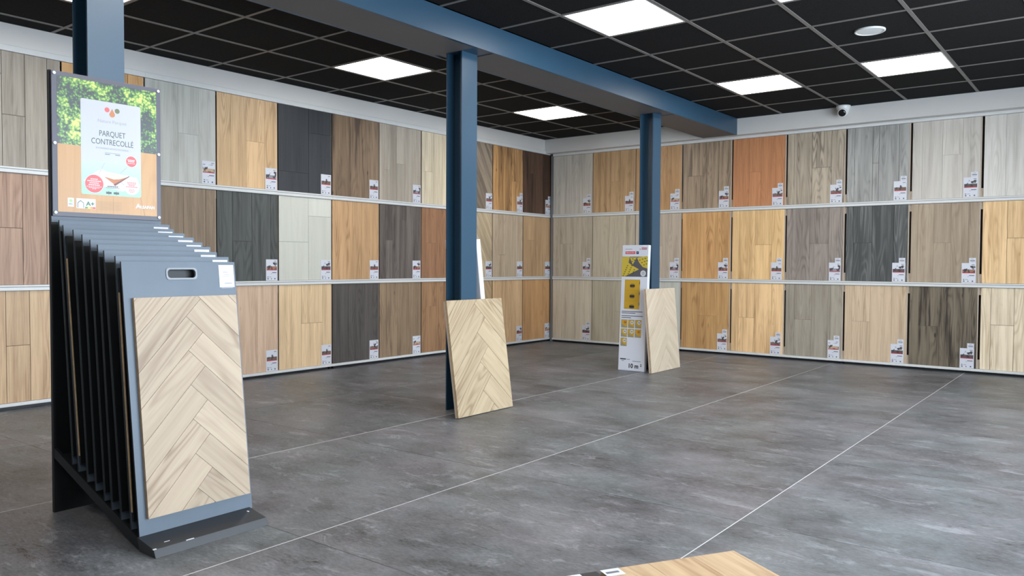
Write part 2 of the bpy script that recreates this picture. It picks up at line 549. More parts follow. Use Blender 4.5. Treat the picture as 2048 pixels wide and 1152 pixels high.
def rack(side, n, lo, hi, lab):
    """local frame: X along the wall, -Y out of the wall, face of the boards at y=0"""
    if side == 'L': e = empty('display_rack', (0, lo, 0), (0, 0, R(90)))
    else: e = empty('display_rack', (lo, .10, 0))
    tag(e, lab, 'display rack', 'flooring display racks')
    W = hi - lo - .001
    for k, (z0, z1, t) in enumerate(RAILS):
        if side == 'R' and t == 'top': z0, z1 = 2.392, 2.424
        if t == 'mid':
            zg = z1 - (z1 - z0) * .36
            prof = [(.035, z0), (-.010, z0), (-.012, z0 + .003), (-.012, zg - .002), (-.006, zg - .002), (-.006, zg + .002),
                    (-.010, zg + .002), (-.010, z1 - .002), (-.008, z1), (.035, z1)]
        else:
            prof = [(.035, z0), (-.010, z0), (-.012, z0 + .003), (-.012, z1 - .003), (-.010, z1), (.035, z1)]
        MB().prism(prof, 'x', 0, W).build('rail', M['alu'], e)
        if t == 'mid':
            MB().box(.0005, W - .0005, -.0065, -.0058, zg - .002, zg + .002).build('rail_groove', M['alu_dark'], e)
    MB().box(0, W, .040, .048, .047, 2.39).build('back_panel', M['black_back'], e)
    MB().box(0, W, .030, .045, .0, .0235).build('plinth', M['plinth'], e)
    for x in (.02, W - .02):
        f = MB().box(x - .007, x + .007, .004, .03, 0, .024)
        f.lathe([(.014, 0), (.014, .006), (.006, .008), (.006, .02)], 12, 'z', (x, .012, 0))
        f.build('foot', M['black'], e)
    return e


L0 = .145
lefts = [L0 - 3 * PITCH * (k + 1) for k in range(4)]
llab = ['wall display rack section on the left wall, next to the corner',
        'wall display rack section on the left wall, seen between nearest and middle columns',
        'wall display rack section on the left wall, just right of the poster',
        'wall display rack section on the left wall at the left picture edge']
for k, lo in enumerate(lefts): rack('L', k, lo, lo + 3 * PITCH, llab[k])
R0 = .067
rlab = ['wall display rack section on the right wall, next to the corner',
        'wall display rack section on the right wall, right of the farthest column',
        'wall display rack section on the right wall at the right picture edge']
for k in range(3): rack('R', k, R0 + 3 * PITCH * k, R0 + 3 * PITCH * (k + 1), rlab[k])
pst = tag(empty('corner_post', (.03, .115, 0)), 'slim grey metal post in the corner between the two racks', 'post')
bevel(MB().box(-.006, .033, -.010, .028, .0, 2.41).build('upright', M['post'], pst), .003)
MB().box(-.010, .037, -.014, .032, 2.41, 2.42).build('cap', M['plinth'], pst)

# --------- flooring boards ---------
ROWZ = [(1.648, 2.413), (.849, 1.603), (.049, .806)]


def clip_poly(poly, x0, x1, z0, z1):
    def cl(P, f, inter):
        out = []
        for i in range(len(P)):
            a, b = P[i], P[(i + 1) % len(P)]
            if f(a):
                out.append(a)
                if not f(b): out.append(inter(a, b))
            elif f(b): out.append(inter(a, b))
        return out
    def ix(v):
        def g(a, b):
            t = (v - a[0]) / (b[0] - a[0]); return (v, a[1] + t * (b[1] - a[1]))
        return g
    def iz(v):
        def g(a, b):
            t = (v - a[1]) / (b[1] - a[1]); return (a[0] + t * (b[0] - a[0]), v)
        return g
    P = poly
    P = cl(P, lambda p: p[0] >= x0, ix(x0))
    if P: P = cl(P, lambda p: p[0] <= x1, ix(x1))
    if P: P = cl(P, lambda p: p[1] >= z0, iz(z0))
    if P: P = cl(P, lambda p: p[1] <= z1, iz(z1))
    return P


def plank_poly(poly, direction, parent, mat, y0, y1):
    """polygon in the board's (x,z) plane; mesh local Z runs along `direction`"""
    d = Vector(direction).normalized()
    cx = sum(p[0] for p in poly) / len(poly); cz = sum(p[1] for p in poly) / len(poly)
    ang = math.atan2(d[0], d[1])       # rotation about Y that takes local Z to direction
    loc = []
    for (x, z) in poly:
        dx, dz = x - cx, z - cz
        loc.append((dx * math.cos(ang) - dz * math.sin(ang), dx * math.sin(ang) + dz * math.cos(ang)))
    o = MB().prism(loc, 'y', y0, y1).build('plank', mat, parent, loc=(cx, 0, cz), rot=(0, ang, 0))
    return randcol(o)


def herring(parent, mat, W, Hh, w, ax, az, y0, y1, L=1.2, gap=.0012, z_off=0., k0=-14, k1=16):
    s2 = math.sqrt(.5)
    def P(p, q): return (ax + (p - q) * s2, az - (p + q) * s2)
    for k in range(k0, k1):
        for (pa, pb, qa, qb, d) in ((k * w, (k + 1) * w, k * w, k * w + L, (-1, -1)),
                                    ((k + 1) * w, (k + 1) * w + L, k * w, (k + 1) * w, (1, -1))):
            g = gap / 2
            pl = [P(pa + g, qa + g), P(pb - g, qa + g), P(pb - g, qb - g), P(pa + g, qb - g)]
            pl = clip_poly(pl, -W / 2, W / 2, z_off, z_off + Hh)
            if pl and len(pl) > 2:
                xs = [p[0] for p in pl]; zs = [p[1] for p in pl]
                if max(xs) - min(xs) > .008 and max(zs) - min(zs) > .008:
                    plank_poly(pl, d, parent, mat, y0, y1)


def board(side, idx, row, W, spec):
    """spec: dict with col, dark, joints, cross, gap, looks"""
    z0, z1 = ROWZ[row]
    if side == 'R' and row == 0: z1 = 2.390
    Hh = z1 - z0
    if side == 'L':
        yc = L0 - PITCH * (idx + .5) - .003
        e = empty('parquet_board', (0, yc, z0), (0, 0, R(90)))
    else:
        xc = R0 + PITCH * (idx + .5) - .006
        e = empty('parquet_board', (xc, .10, z0))
    look = spec['look']
    ordn = ['first', 'second', 'third', 'fourth', 'fifth', 'sixth', 'seventh', 'eighth', 'ninth', 'tenth', 'eleventh']
    where = '%s row, %s wall, %s from the corner' % (('top', 'middle', 'bottom')[row], 'left' if side == 'L' else 'right', ordn[idx])
    tag(e, look + ' flooring board, ' + where, 'floor sample', 'flooring boards on the display racks')
    hw = W / 2
    MB().box(-hw, hw, .005, .016, 0, Hh).build('core', M['core'], e)
    kk = 1.34 if side == 'R' else 1.18  # right-wall boards lightened in colour to make up for weaker light there
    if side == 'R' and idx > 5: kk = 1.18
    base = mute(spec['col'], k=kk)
    dk = spec.get('dark')
    dark = mute(dk, k=kk) if dk else None
    mat = wood('wood_%s_%d_%d' % (side, idx, row), base, dark, spec.get('fig', .22), spec.get('fib', .74),
               spec.get('str', 0.), spec.get('vary', .14))
    gap = spec.get('gap', .0007)
    if spec.get('diag'):
        w = spec['diag']
        # wide planks laid on the slant
        d = Vector((.5, -.866)); n_ = Vector((.866, .5))
        for k in range(-6, 9):
            c0 = Vector((-hw, Hh)) + n_ * (k * w)
            pl = [c0 - d * 1.5 + n_ * gap, c0 + d * 1.5 + n_ * gap, c0 + d * 1.5 + n_ * (w - gap), c0 - d * 1.5 + n_ * (w - gap)]
            pl = clip_poly([(p.x, p.y) for p in pl], -hw, hw, 0, Hh)
            if pl and len(pl) > 2 and max(p[0] for p in pl) - min(p[0] for p in pl) > .01:
                plank_poly(pl, (d.x, d.y), e, mat, .0, .005)
    else:
        js = [0] + list(spec['j']) + [1]
        cross = spec.get('x', {})
        for i in range(len(js) - 1):
            a = -hw + W * js[i] + (gap if i else 0); b = -hw + W * js[i + 1] - (gap if i < len(js) - 2 else 0)
            zs = [0] + [Hh * (1 - f) for f in sorted(cross.get(i, []), reverse=True)] + [Hh]
            for q in range(len(zs) - 1):
                za = zs[q] + (gap if q else 0); zb = zs[q + 1] - (gap if q < len(zs) - 2 else 0)
                cx, cz = (a + b) / 2, (za + zb) / 2
                o = MB().box(a - cx, b - cx, 0, .005, za - cz, zb - cz).build('plank', mat, e, loc=(cx, 0, cz))
                randcol(o)
    # edge strips beside the board (upper and lower spacer in the slot)
    gw = PITCH - W
    st = MB().box(hw + .001, hw + gw * .30, .003, .022, 0, Hh)
    st.build('edge_strip', M['edge'], e)
    if row > 0: MB().box(hw + gw * .32, hw + gw - .002, .014, .036, Hh * .91, Hh).build('slot_spacer', M['edge'], e)
    MB().box(hw + gw * .32, hw + gw - .002, .014, .036, 0, Hh * .11).build('slot_spacer', M['edge'], e)
    return e, look, where


# j = vertical joints (fractions), x = {plank: [fractions from top]}
S3 = [.12, .40, .68]; S4 = [.10, .33, .56, .80]; S5 = [.14, .32, .50, .68, .86]


def sp_(look, col, j, x=None, **k):
    d = dict(look=look, col=col, j=j, x=x or {}); d.update(k); return d


V = .0016   # visible joint half-gap
LEFT = {
    # idx counted from the corner: 0 = c10 ... 10 = c0
    0: [sp_('dark walnut', (88, 62, 46), [.2, .45, .7], {1: [.35]}, dark=(40, 26, 20), str=.5, vary=.5),
        sp_('plain light oak', (182, 146, 106), [.15, .42, .72], {1: [.4]}, gap=V * .7),
        sp_('honey oak', (190, 142, 92), [.3, .62], {}, str=.15)],
    1: [sp_('streaky golden rustic', (186, 138, 84), [.16, .4, .62, .84], {3: [.52]}, dark=(82, 54, 36), str=.85, vary=.35, gap=V * .6),
        sp_('pale greige', (178, 158, 132), [.18, .42, .75], {1: [.65]}, gap=V * .7),
        sp_('knotty light oak', (202, 164, 120), [.2, .55, .85], {1: [.7]}, str=.2)],
    2: [sp_('slanting grey-brown', (138, 122, 104), [], diag=.15, dark=(84, 72, 62), vary=.5, gap=V * .7, str=.3),
        sp_('slanting beige', (182, 162, 130), [], diag=.15, vary=.4, gap=V * .7, str=.2),
        sp_('slanting brown', (164, 136, 100), [], diag=.15, vary=.4, gap=V * .7, str=.2)],
    3: [sp_('cream oak', (206, 190, 160), [.08, .30, .55, .8], {1: [.55]}, gap=V * .6, fig=.1),
        sp_('reddish chestnut', (152, 108, 76), [.12, .38, .66], {1: [.5]}, dark=(96, 62, 44)),
        sp_('reddish-brown oak', (156, 116, 80), [.1, .4, .7], {1: [.35]}, dark=(100, 68, 46))],
    4: [sp_('greige multi-strip', (166, 154, 138), [.1, .24, .4, .6, .78], {1: [.6], 3: [.5]}, vary=.35, fig=.1),
        sp_('grey-brown multi-strip', (104, 95, 88), [.14, .3, .48, .64, .82], {1: [.48], 3: [.2]}, dark=(62, 52, 50), vary=.5, str=.25),
        sp_('weathered brown', (138, 114, 88), [.15, .42, .7], {}, dark=(88, 68, 52), str=.3)],
    5: [sp_('rustic mottled brown', (136, 110, 84), [.12, .36, .58, .82], {}, dark=(82, 66, 54), str=.7, vary=.3),
        sp_('warm orange oak', (190, 148, 104), [.28, .42, .62, .8], {}, fig=.35),
        sp_('charcoal brown', (84, 78, 74), [.33, .68], {}, dark=(56, 51, 50), str=.3)],
    6: [sp_('near-black slate', (56, 59, 62), [.56], {0: [.77], 1: [.28]}, dark=(42, 44, 47), gap=V, fig=.05, vary=.1),
        sp_('pale concrete', (192, 191, 178), [.55], {0: [.44 + .1], 1: [.22]}, dark=(164, 162, 148), gap=V * .7, fig=.08, fib=.3),
        sp_('light oak wide-plank', (212, 180, 138), [.41, .82], {1: [.47]}, gap=V * .8, fig=.15)],
    7: [sp_('straight honey', (206, 168, 122), [.22, .47, .78], {2: [.48]}, fig=.4, gap=V * .5),
        sp_('dark grey oak', (80, 82, 79), [.24, .56, .88], {1: [.55]}, dark=(54, 56, 54), gap=V, fig=.35),
        sp_('pinkish oak', (200, 168, 140), [.3, .65], {}, str=.2, fig=.15)],
    8: [sp_('whitish grey', (176, 176, 168), [.45, .75], {1: [.5]}, dark=(148, 146, 138), fig=.15, vary=.1),
        sp_('mid-brown oak', (134, 114, 92), [.1, .52, .85], {2: [.62]}, dark=(98, 80, 62), gap=V, fig=.2),
        sp_('tan oak', (196, 160, 126), [.3, .62], {}, gap=V)],
    9: [sp_('golden oak', (200, 152, 96), [.2, .5, .8], {}, gap=V, fig=.3),
        sp_('reddish wide-plank', (170, 132, 106), [.25, .55, .85], {1: [.5]}, gap=V),
        sp_('wheat oak', (190, 156, 116), [.25, .5, .75], {1: [.5]}, gap=V)],
    10: [sp_('taupe grey oak', (156, 145, 130), [.12, .38, .62, .86], {2: [.55], 1: [.2]}, dark=(116, 104, 90), gap=V, fig=.2),
         sp_('rosy brown oak', (172, 136, 110), [.06, .32, .58, .84], {2: [.49], 0: [.5]}, dark=(128, 94, 72), gap=V, fig=.3),
         sp_('wheat-coloured oak', (194, 160, 120), [.14, .39, .64, .9], {2: [.49], 0: [.52]}, dark=(148, 112, 76), gap=V, fig=.25)],
}
RIGHT = {
    0: [sp_('silver-grey oak', (174, 168, 156), [.2, .48, .75], {}, dark=(134, 128, 118), str=.2, fig=.15),
        sp_('greige multi-plank', (166, 156, 138), [.2, .52, .85], {1: [.45]}, dark=(128, 114, 96), fig=.2),
        sp_('pale sand oak', (182, 172, 152), [.25, .6], {}, dark=(146, 132, 112), fig=.1, str=.15)],
    1: [sp_('tan-brown oak', (168, 134, 94), [.18, .42, .66], {2: [.5]}, dark=(120, 90, 60), str=.25),
        sp_('light greige', (172, 160, 138), [.2, .5, .8], {}, dark=(134, 120, 98)),
        sp_('khaki grey oak', (166, 156, 134), [.25, .55, .8], {2: [.5]}, dark=(130, 118, 98), fig=.1)],
    2: [sp_('brown caramel', (178, 134, 86), [.2, .45, .7], {}, dark=(132, 94, 58), fig=.15),
        sp_('pinkish greige', (174, 158, 138), [.2, .6], {1: [.5]}, dark=(140, 124, 106), gap=V * .5),
        sp_('pale green-grey', (176, 176, 164), [.3, .6], {}, dark=(150, 148, 138), fig=.1)],
    3: [sp_('grey-brown cracked', (156, 132, 106), [.1, .42, .76], {1: [.5]}, dark=(98, 82, 66), str=.6, gap=V * .7, fig=.25),
        sp_('deep golden oak', (194, 146, 90), [.12, .38, .74], {}, dark=(146, 100, 56), fig=.35),
        sp_('amber oak', (184, 140, 86), [.1, .35, .75], {2: [.5]}, dark=(140, 98, 56), fig=.35)],
    4: [sp_('orange-brown cherry', (178, 118, 76), [.12, .32, .55, .78], {2: [.5]}, dark=(140, 86, 52), fig=.2, str=.15),
        sp_('light golden', (208, 170, 116), [.14, .45, .77], {2: [.5]}, dark=(164, 122, 74), gap=V * .6, fig=.3),
        sp_('knotty yellow oak', (212, 174, 124), [.14, .45, .78], {1: [.5]}, dark=(158, 116, 72), gap=V * .6, str=.3)],
    5: [sp_('figured greige', (162, 148, 128), [.12, .44, .78], {2: [.5], 1: []}, dark=(110, 98, 84), gap=V, fig=.55, str=.2),
        sp_('grey taupe', (136, 124, 114), [.1, .42, .75], {2: [.49]}, dark=(98, 88, 82), gap=V * .6, fig=.35),
        sp_('warm grey', (148, 138, 122), [.16, .47, .8], {1: [.49]}, dark=(108, 98, 86), gap=V * .6, fig=.2, str=.2)],
    6: [sp_('cool grey', (152, 151, 146), [.12, .42, .52, .84], {2: [.49]}, dark=(108, 107, 104), gap=V, fig=.3, str=.3),
        sp_('near-black grained', (66, 68, 67), [.12, .43, .78], {1: [.49]}, dark=(112, 112, 110), gap=V, fig=.55, fib=.5),
        sp_('soft beige', (196, 170, 140), [.12, .42, .77], {1: [.48]}, dark=(158, 132, 104), gap=V * .5, fig=.3)],
    7: [sp_('pale silver', (188, 182, 172), [.15, .45, .75], {2: [.45]}, dark=(158, 150, 140), fig=.25),
        sp_('cocoa taupe', (158, 140, 118), [.1, .34, .60, .85], {2: [.5]}, dark=(118, 100, 82), gap=V * .4),
        sp_('dark cracked rustic', (116, 104, 86), [.14, .46, .79], {1: [.5]}, dark=(58, 50, 42), gap=V * .6, str=.9, fig=.25)],
    8: [sp_('whitish silver', (200, 196, 188), [.3, .65], {}, dark=(168, 162, 152), fig=.25),
        sp_('light honey cracked', (220, 184, 134), [.34, .74], {1: [.45]}, dark=(172, 130, 84), gap=V, fig=.3, str=.3),
        sp_('blond oak', (222, 204, 174), [.14, .46, .78], {1: [.45]}, dark=(178, 156, 124), gap=V, fig=.3, str=.25)],
}

photo_mats = []
for k in range(6):
    m = bpy.data.materials.new('room_photo_print_%d' % k); m.use_nodes = True
    nt = m.node_tree; b = nt.nodes['Principled BSDF']; b.inputs['Roughness'].default_value = .4
    tc = N(nt, 'ShaderNodeTexCoord'); mp = N(nt, 'ShaderNodeMapping'); mp.inputs['Location'].default_value = (k * 3.1, k * 1.7, k)
    nt.links.new(tc.outputs['Object'], mp.inputs[0])
    nz = N(nt, 'ShaderNodeTexNoise'); nz.inputs['Scale'].default_value = 30; nz.inputs['Detail'].default_value = 3
    nt.links.new(mp.outputs[0], nz.inputs[0])
    se = N(nt, 'ShaderNodeSeparateXYZ'); nt.links.new(tc.outputs['Generated'], se.inputs[0])
    cr_ = N(nt, 'ShaderNodeValToRGB')
    e = cr_.color_ramp.elements
    fl_c = [(120, 100, 90), (180, 160, 130), (90, 80, 80), (150, 110, 90), (140, 140, 145), (110, 90, 75)][k]
    e[0].position = 0; e[0].color = rgb(*fl_c)
    e[1].position = .45; e[1].color = rgb(205, 207, 215)
    cr_.color_ramp.interpolation = 'CONSTANT'
    nt.links.new(se.outputs[2], cr_.inputs[0])
    mx = N(nt, 'ShaderNodeMix'); mx.data_type = 'RGBA'
    th = math_n(nt, 'MULTIPLY', math_n(nt, 'SUBTRACT', nz.outputs[0], .52), 14, True)
    nt.links.new(th, mx.inputs[0]); nt.links.new(cr_.outputs[0], mx.inputs[6]); mx.inputs[7].default_value = rgb(62, 58, 62)
    nt.links.new(mx.outputs[2], b.inputs['Base Color'])
    photo_mats.append(m)

CARD = {}


def card_meshes():
    w, h = .118, .186
    CARD['body'] = MB().box(-w, 0, -.0025, -.0015, 0, h)
    CARD['photo'] = MB().box(-w + .006, -.006, -.003, -.0024, .097, .160)
    CARD['band'] = MB().box(-w + .006, -.006, -.0031, -.0024, .090, .0975)
    t = MB()
    t.box(-w + .062, -.012, -.003, -.0024, .066, .073).box(-w + .05, -.058, -.003, -.0024, .058, .0615)
    t.box(-.036, -.012, -.003, -.0024, .168, .173)
    t.box(-w + .014, -w + .024, -.003, -.0024, .028, .036).box(-w + .014, -w + .026, -.003, -.0024, .010, .022)
    t.box(-w + .05, -w + .058, -.003, -.0024, .010, .020).box(-w + .085, -w + .097, -.003, -.0024, .010, .022)
    t.box(-w + .03, -w + .055, -.003, -.0024, .030, .033)
    CARD['text'] = t
    CARD['tag'] = MB().box(-.058, -.002, -.0014, -.0006, .150, .234)
    g = MB().box(-.050, -.010, -.0019, -.0013, .205, .212).box(-.046, -.018, -.0019, -.0013, .222, .225).box(-.046, -.012, -.0019, -.0013, .196, .198)
    CARD['tagtext'] = g


card_meshes()
CM = {}
for k, mt in (('body', 'card'), ('band', 'red'), ('text', 'ink'), ('tag', 'card'), ('tagtext', 'ink')):
    o = CARD[k].build('tmp', M[mt]); CM[k] = o.data; bpy.data.objects.remove(o)
CP = []
for pm in photo_mats:
    o = CARD['photo'].build('tmp', pm); CP.append(o.data); bpy.data.objects.remove(o)


def card(side, idx, row, W, look, where, with_tag):
    z0 = ROWZ[row][0]
    if side == 'L':
        yc = L0 - PITCH * (idx + .5) - .003
        loc = (0, yc + W / 2 - .004, z0); rot = (0, 0, R(90))
    else:
        xc = R0 + PITCH * (idx + .5) - .006
        loc = (xc + W / 2 - .016, .10, z0); rot = (0, 0, 0)
    e = empty('product_card', loc, rot)
    tag(e, 'product card on the %s board, %s' % (look, where), 'product card', 'product cards on the flooring boards')
    mesh_obj('card_sheet', 0, 0, 0, e, mesh=CM['body'])
    mesh_obj('room_photo', 0, 0, 0, e, mesh=CP[rnd.randrange(6)])
    mesh_obj('red_band', 0, 0, 0, e, mesh=CM['band'])
    mesh_obj('printed_text', 0, 0, 0, e, mesh=CM['text'])
    if with_tag:
        t = mesh_obj('price_tag', 0, 0, 0, e, mesh=CM['tag'])
        mesh_obj('printed_text', 0, 0, 0, t, mesh=CM['tagtext'])


hidL = {(3, 0), (3, 1), (3, 2), (2, 2), (8, 1), (8, 2)} | {(i, r) for i in (9, 10) for r in range(3)}
hidR = {(1, 1), (1, 2), (2, 2)}
for idx, rows in LEFT.items():
    for r, s in enumerate(rows):
        W = PITCH - (.018 if (idx + r) % 2 else .012)
        e, look, where = board('L', idx, r, W, s)
        if (idx, r) not in hidL: card('L', idx, r, W, look, where, idx < 2 and r == 0)
for idx, rows in RIGHT.items():
    for r, s in enumerate(rows):
        W = PITCH - (.030 if idx > 2 else .016)
        e, look, where = board('R', idx, r, W, s)
        if (idx, r) not in hidR: card('R', idx, r, W, look, where, True)

# ------------------------------------------------------------------ slatted display stand
YA, YZ = -7.020, -6.566
CY = (YA + YZ) / 2
st = tag(empty('display_stand', (2.58, CY, 0)), 'black steel slotted display stand with a poster on top, left foreground', 'display stand')
hw = (YZ - YA) / 2
MB().box(-.022, -.004, -hw, hw, 0, 1.768).build('back_plate', M['black'], st)
MB().box(-.004, 0, -hw + .001, hw - .001, 1.166, 1.19).build('back_panel', M['panelblue'], st)  # blue stops where shade begins; the black plate below stands in for shade
for s in (-1, 1):
    y0, y1 = (-hw, -hw + .012) if s < 0 else (hw - .012, hw)
    MB().prism([(0, .222), (.66, .0), (.70, .0), (.70, .028), (0, .262)], 'y', y0, y1).build('side_rail', M['black'], st)
MB().prism([(0, .222), (.66, .0), (.70, .0), (.70, .010), (0, .232)], 'y', -hw + .012, hw - .012).build('tray', M['black'], st)
toe = bevel(MB().prism([(.685, 0), (.795, 0), (.780, .028), (.670, .047)], 'y', -hw - .008, hw - .012).build('toe_box', plain('scuffed_black_steel', (.016, .018, .022, 1), .36, spec=.6), st), .0015)
sc_ = MB()
for (x, y, lx, ly) in ((.778, -hw - .003, .006, .012), (.779, -.10, .004, .03), (.70, hw - .04, .012, .006), (.75, -.17, .003, .02)):
    z = .0285 + (.780 - x) * .173
    sc_.box(x - lx / 2, x + lx / 2, y - ly / 2, y + ly / 2, z - .002, z + .0003)
sc_.build('scratch', plain('bare_metal_scratch', rgb(200, 200, 205), .4), toe)

# poster
po = empty('poster', (.0, 0, 1.190), (0, 0, R(90)), st)   # local x = world y, local -y = world +x
PW, PH = .448, .576
bevel(MB().box(-PW / 2, PW / 2, -.008, .0, 0, PH).build('poster_frame', M['frame'], po), .001)


def pz(fx, fz): return (-PW / 2 + PW * fx, PH * (1 - fz))


def prect(name, fx0, fx1, fz0, fz1, mat, y=-.0084, parent=po):
    x0, z1 = pz(fx0, fz0); x1, z0 = pz(fx1, fz1)
    return MB().box(x0, x1, y, -.006, z0, z1).build(name, mat, parent)


def pdisc(name, fx, fz, r, mat, y, seg=32):
    x, z = pz(fx, fz)
    return MB().lathe([(r, y), (r, -.006)], seg, 'y', (x, 0, z)).build(name, mat, po)


# foliage print
fm = bpy.data.materials.new('foliage_print'); fm.use_nodes = True
nt = fm.node_tree; b = nt.nodes['Principled BSDF']; b.inputs['Roughness'].default_value = .3
tc = N(nt, 'ShaderNodeTexCoord')
v1 = N(nt, 'ShaderNodeTexVoronoi'); v1.inputs['Scale'].default_value = 95
nz = N(nt, 'ShaderNodeTexNoise'); nz.inputs['Scale'].default_value = 60; nz.inputs['Detail'].default_value = 3
va = N(nt, 'ShaderNodeVectorMath', operation='ADD')
vs = N(nt, 'ShaderNodeVectorMath', operation='SCALE'); vs.inputs[3].default_value = .02
nt.links.new(tc.outputs['Object'], nz.inputs[0]); nt.links.new(nz.outputs[1], vs.inputs[0])
nt.links.new(tc.outputs['Object'], va.inputs[0]); nt.links.new(vs.outputs[0], va.inputs[1])
nt.links.new(va.outputs[0], v1.inputs[0])
n5 = N(nt, 'ShaderNodeTexNoise'); n5.inputs['Scale'].default_value = 11; n5.inputs['Detail'].default_value = 3
nt.links.new(tc.outputs['Object'], n5.inputs[0])
lum = math_n(nt, 'ADD', math_n(nt, 'MULTIPLY', math_n(nt, 'SUBTRACT', n5.outputs[0], .40), 3.8), math_n(nt, 'MULTIPLY', math_n(nt, 'SUBTRACT', .45, v1.outputs[0]), 1.2), True)
cr2 = N(nt, 'ShaderNodeValToRGB'); E = cr2.color_ramp.elements
E[0].position = .05; E[0].color = rgb(56, 60, 62)
E[1].position = 1; E[1].color = rgb(196, 206, 106)
x_ = cr2.color_ramp.elements.new(.3); x_.color = rgb(62, 98, 60)
x_ = cr2.color_ramp.elements.new(.6); x_.color = rgb(112, 152, 72)
nt.links.new(lum, cr2.inputs[0])
nt.links.new(cr2.outputs[0], b.inputs['Base Color'])
prect('foliage_picture', .045, .957, .030, .497, fm)
wp = wood('poster_wood_print', rgb(186, 144, 98), rgb(160, 116, 72), .15, .4, 0, .05, .3)
o = prect('wood_picture', .045, .957, .497, .968, wp)
randcol(o)
ln = MB()
x0, z1 = pz(.53, .84); x1, z0 = pz(.532, .967); ln.box(x0, x1, -.0086, -.007, z0, z1)
ln.prism([pz(.792, .835), pz(.795, .835), pz(.838, .967), pz(.834, .967)][::-1], 'y', -.0086, -.007)
ln.build('plank_joint_print', plain('joint_print', rgb(150, 116, 84), .5), po)
gm2 = bpy.data.materials.new('white_to_green_print'); gm2.use_nodes = True
nt = gm2.node_tree; b = nt.nodes['Principled BSDF']; b.inputs['Roughness'].default_value = .3
tc = N(nt, 'ShaderNodeTexCoord'); se = N(nt, 'ShaderNodeSeparateXYZ'); nt.links.new(tc.outputs['Generated'], se.inputs[0])
cr3 = N(nt, 'ShaderNodeValToRGB'); E = cr3.color_ramp.elements
E[0].position = .05; E[0].color = rgb(142, 182, 156); E[1].position = .38; E[1].color = rgb(172, 173, 177)
x_ = cr3.color_ramp.elements.new(.25); x_.color = rgb(160, 186, 172)
nt.links.new(se.outputs[2], cr3.inputs[0]); nt.links.new(cr3.outputs[0], b.inputs['Base Color'])
# rounded white panel
px0, pz1 = pz(.245, .160); px1, pz0 = pz(.800, .835)
pts = []
rr_ = .008
for (cx, cz, a0) in ((px1 - rr_, pz1 - rr_, 0), (px0 + rr_, pz1 - rr_, 90), (px0 + rr_, pz0 + rr_, 180), (px1 - rr_, pz0 + rr_, 270)):
    for k in range(6):
        t = R(a0 + k * 18); pts.append((cx + rr_ * math.cos(t), cz + rr_ * math.sin(t)))
MB().prism(pts, 'y', -.0088, -.007).build('white_panel', gm2, po)
YT = -.0090
pr = M['print_red'] = plain('soft_red_print', rgb(206, 84, 84), .4)
wt = plain('white_print', rgb(200, 202, 206), .4)
gr = plain('olive_print', rgb(92, 100, 66), .4)
br = plain('amber_print', rgb(176, 108, 62), .4)
lg = plain('light_grey_print', rgb(150, 150, 156), .4)
dg = plain('slate_print', rgb(70, 78, 84), .4)
TR = (R(90), 0, 0)


def ptext(name, s, fx, fz, size, mat, sx=1.0, bold=0., al_='CENTER', y=YT):
    x, z = pz(fx, fz)
    return text_mesh(name, s, size, mat, po, (x, y, z), TR, sx, al_, .0002, bold)


pdisc('logo_dot', .483, .217, .0102, pr, YT)
pdisc('logo_dot', .577, .217, .0102, gr, YT)
dx, dz = pz(.530, .247)
dp = [(dx + .0115 * math.cos(R(a)), dz + .0115 * math.sin(R(a))) for a in range(-220, 41, 20)] + [(dx, dz + .024)]
MB().prism(dp, 'y', YT - .0002, -.007).build('logo_drop', br, po)
ptext('logo_text', 'Nature Parquet', .530, .302, .0195, lg, .98)
ptext('title_text', 'PARQUET', .530, .392, .0330, dg, .76)
ptext('title_text', 'CONTRECOLL\u00c9', .532, .452, .0330, dg, .76)
ptext('subtitle_text', 'ENGINEERED WOOD FLOORING', .530, .497, .0112, lg, .82)
rl = MB()
for a, c, h in ((.46, .60, .5275), ):
    x0, z0 = pz(a, h + .001); x1, z1 = pz(c, h - .001); rl.box(x0, x1, YT, -.007, z0, z1)
for a, c in ((.46, .505), (.555, .60)):
    x0, z0 = pz(a, .5395); x1, z1 = pz(c, .5355); rl.box(x0, x1, YT, -.007, z0, z1)
rl.build('rule_line', dg, po)
# drawing of the plank build-up
for nm, P_, mt in (('drawing_white_layer', [(.26, .74), (.40, .655), (.76, .69), (.79, .75), (.62, .80)], wt),
                   ('drawing_top_layer', [(.41, .642), (.49, .668), (.60, .676), (.685, .676), (.585, .712), (.50, .70)], plain('beige_print', rgb(206, 196, 170), .4)),
                   ('drawing_wood_layer', [(.45, .70), (.54, .715), (.60, .708), (.665, .690), (.545, .752)], br),
                   ('drawing_backing', [(.535, .752), (.68, .682), (.69, .684), (.55, .762)], plain('brown_print', rgb(110, 62, 52), .4)),
                   ('callout_line', [(.40, .685), (.455, .60), (.458, .60), (.404, .685)], lg),
                   ('callout_line', [(.60, .665), (.665, .615), (.668, .617), (.604, .667)], lg),
                   ('callout_line', [(.60, .725), (.66, .765), (.657, .768), (.597, .727)], lg)):
    YT2 = {'drawing_white_layer': YT, 'drawing_wood_layer': YT - .0002, 'drawing_top_layer': YT - .0003, 'drawing_backing': YT - .0004, 'callout_line': YT - .0002}[nm]
    MB().prism([pz(*q) for q in P_], 'y', YT2, -.007).build(nm, mt, po)
for (fx, fz, r, mt) in ((.706, .573, .0226, pr), (.360, .757, .0368, pr), (.709, .760, .0340, wt)):
    if mt is pr: pdisc('round_badge_rim', fx, fz, r + .0018, wt, YT - .0003)
    pdisc('round_badge', fx, fz, r, mt, YT - .0005)


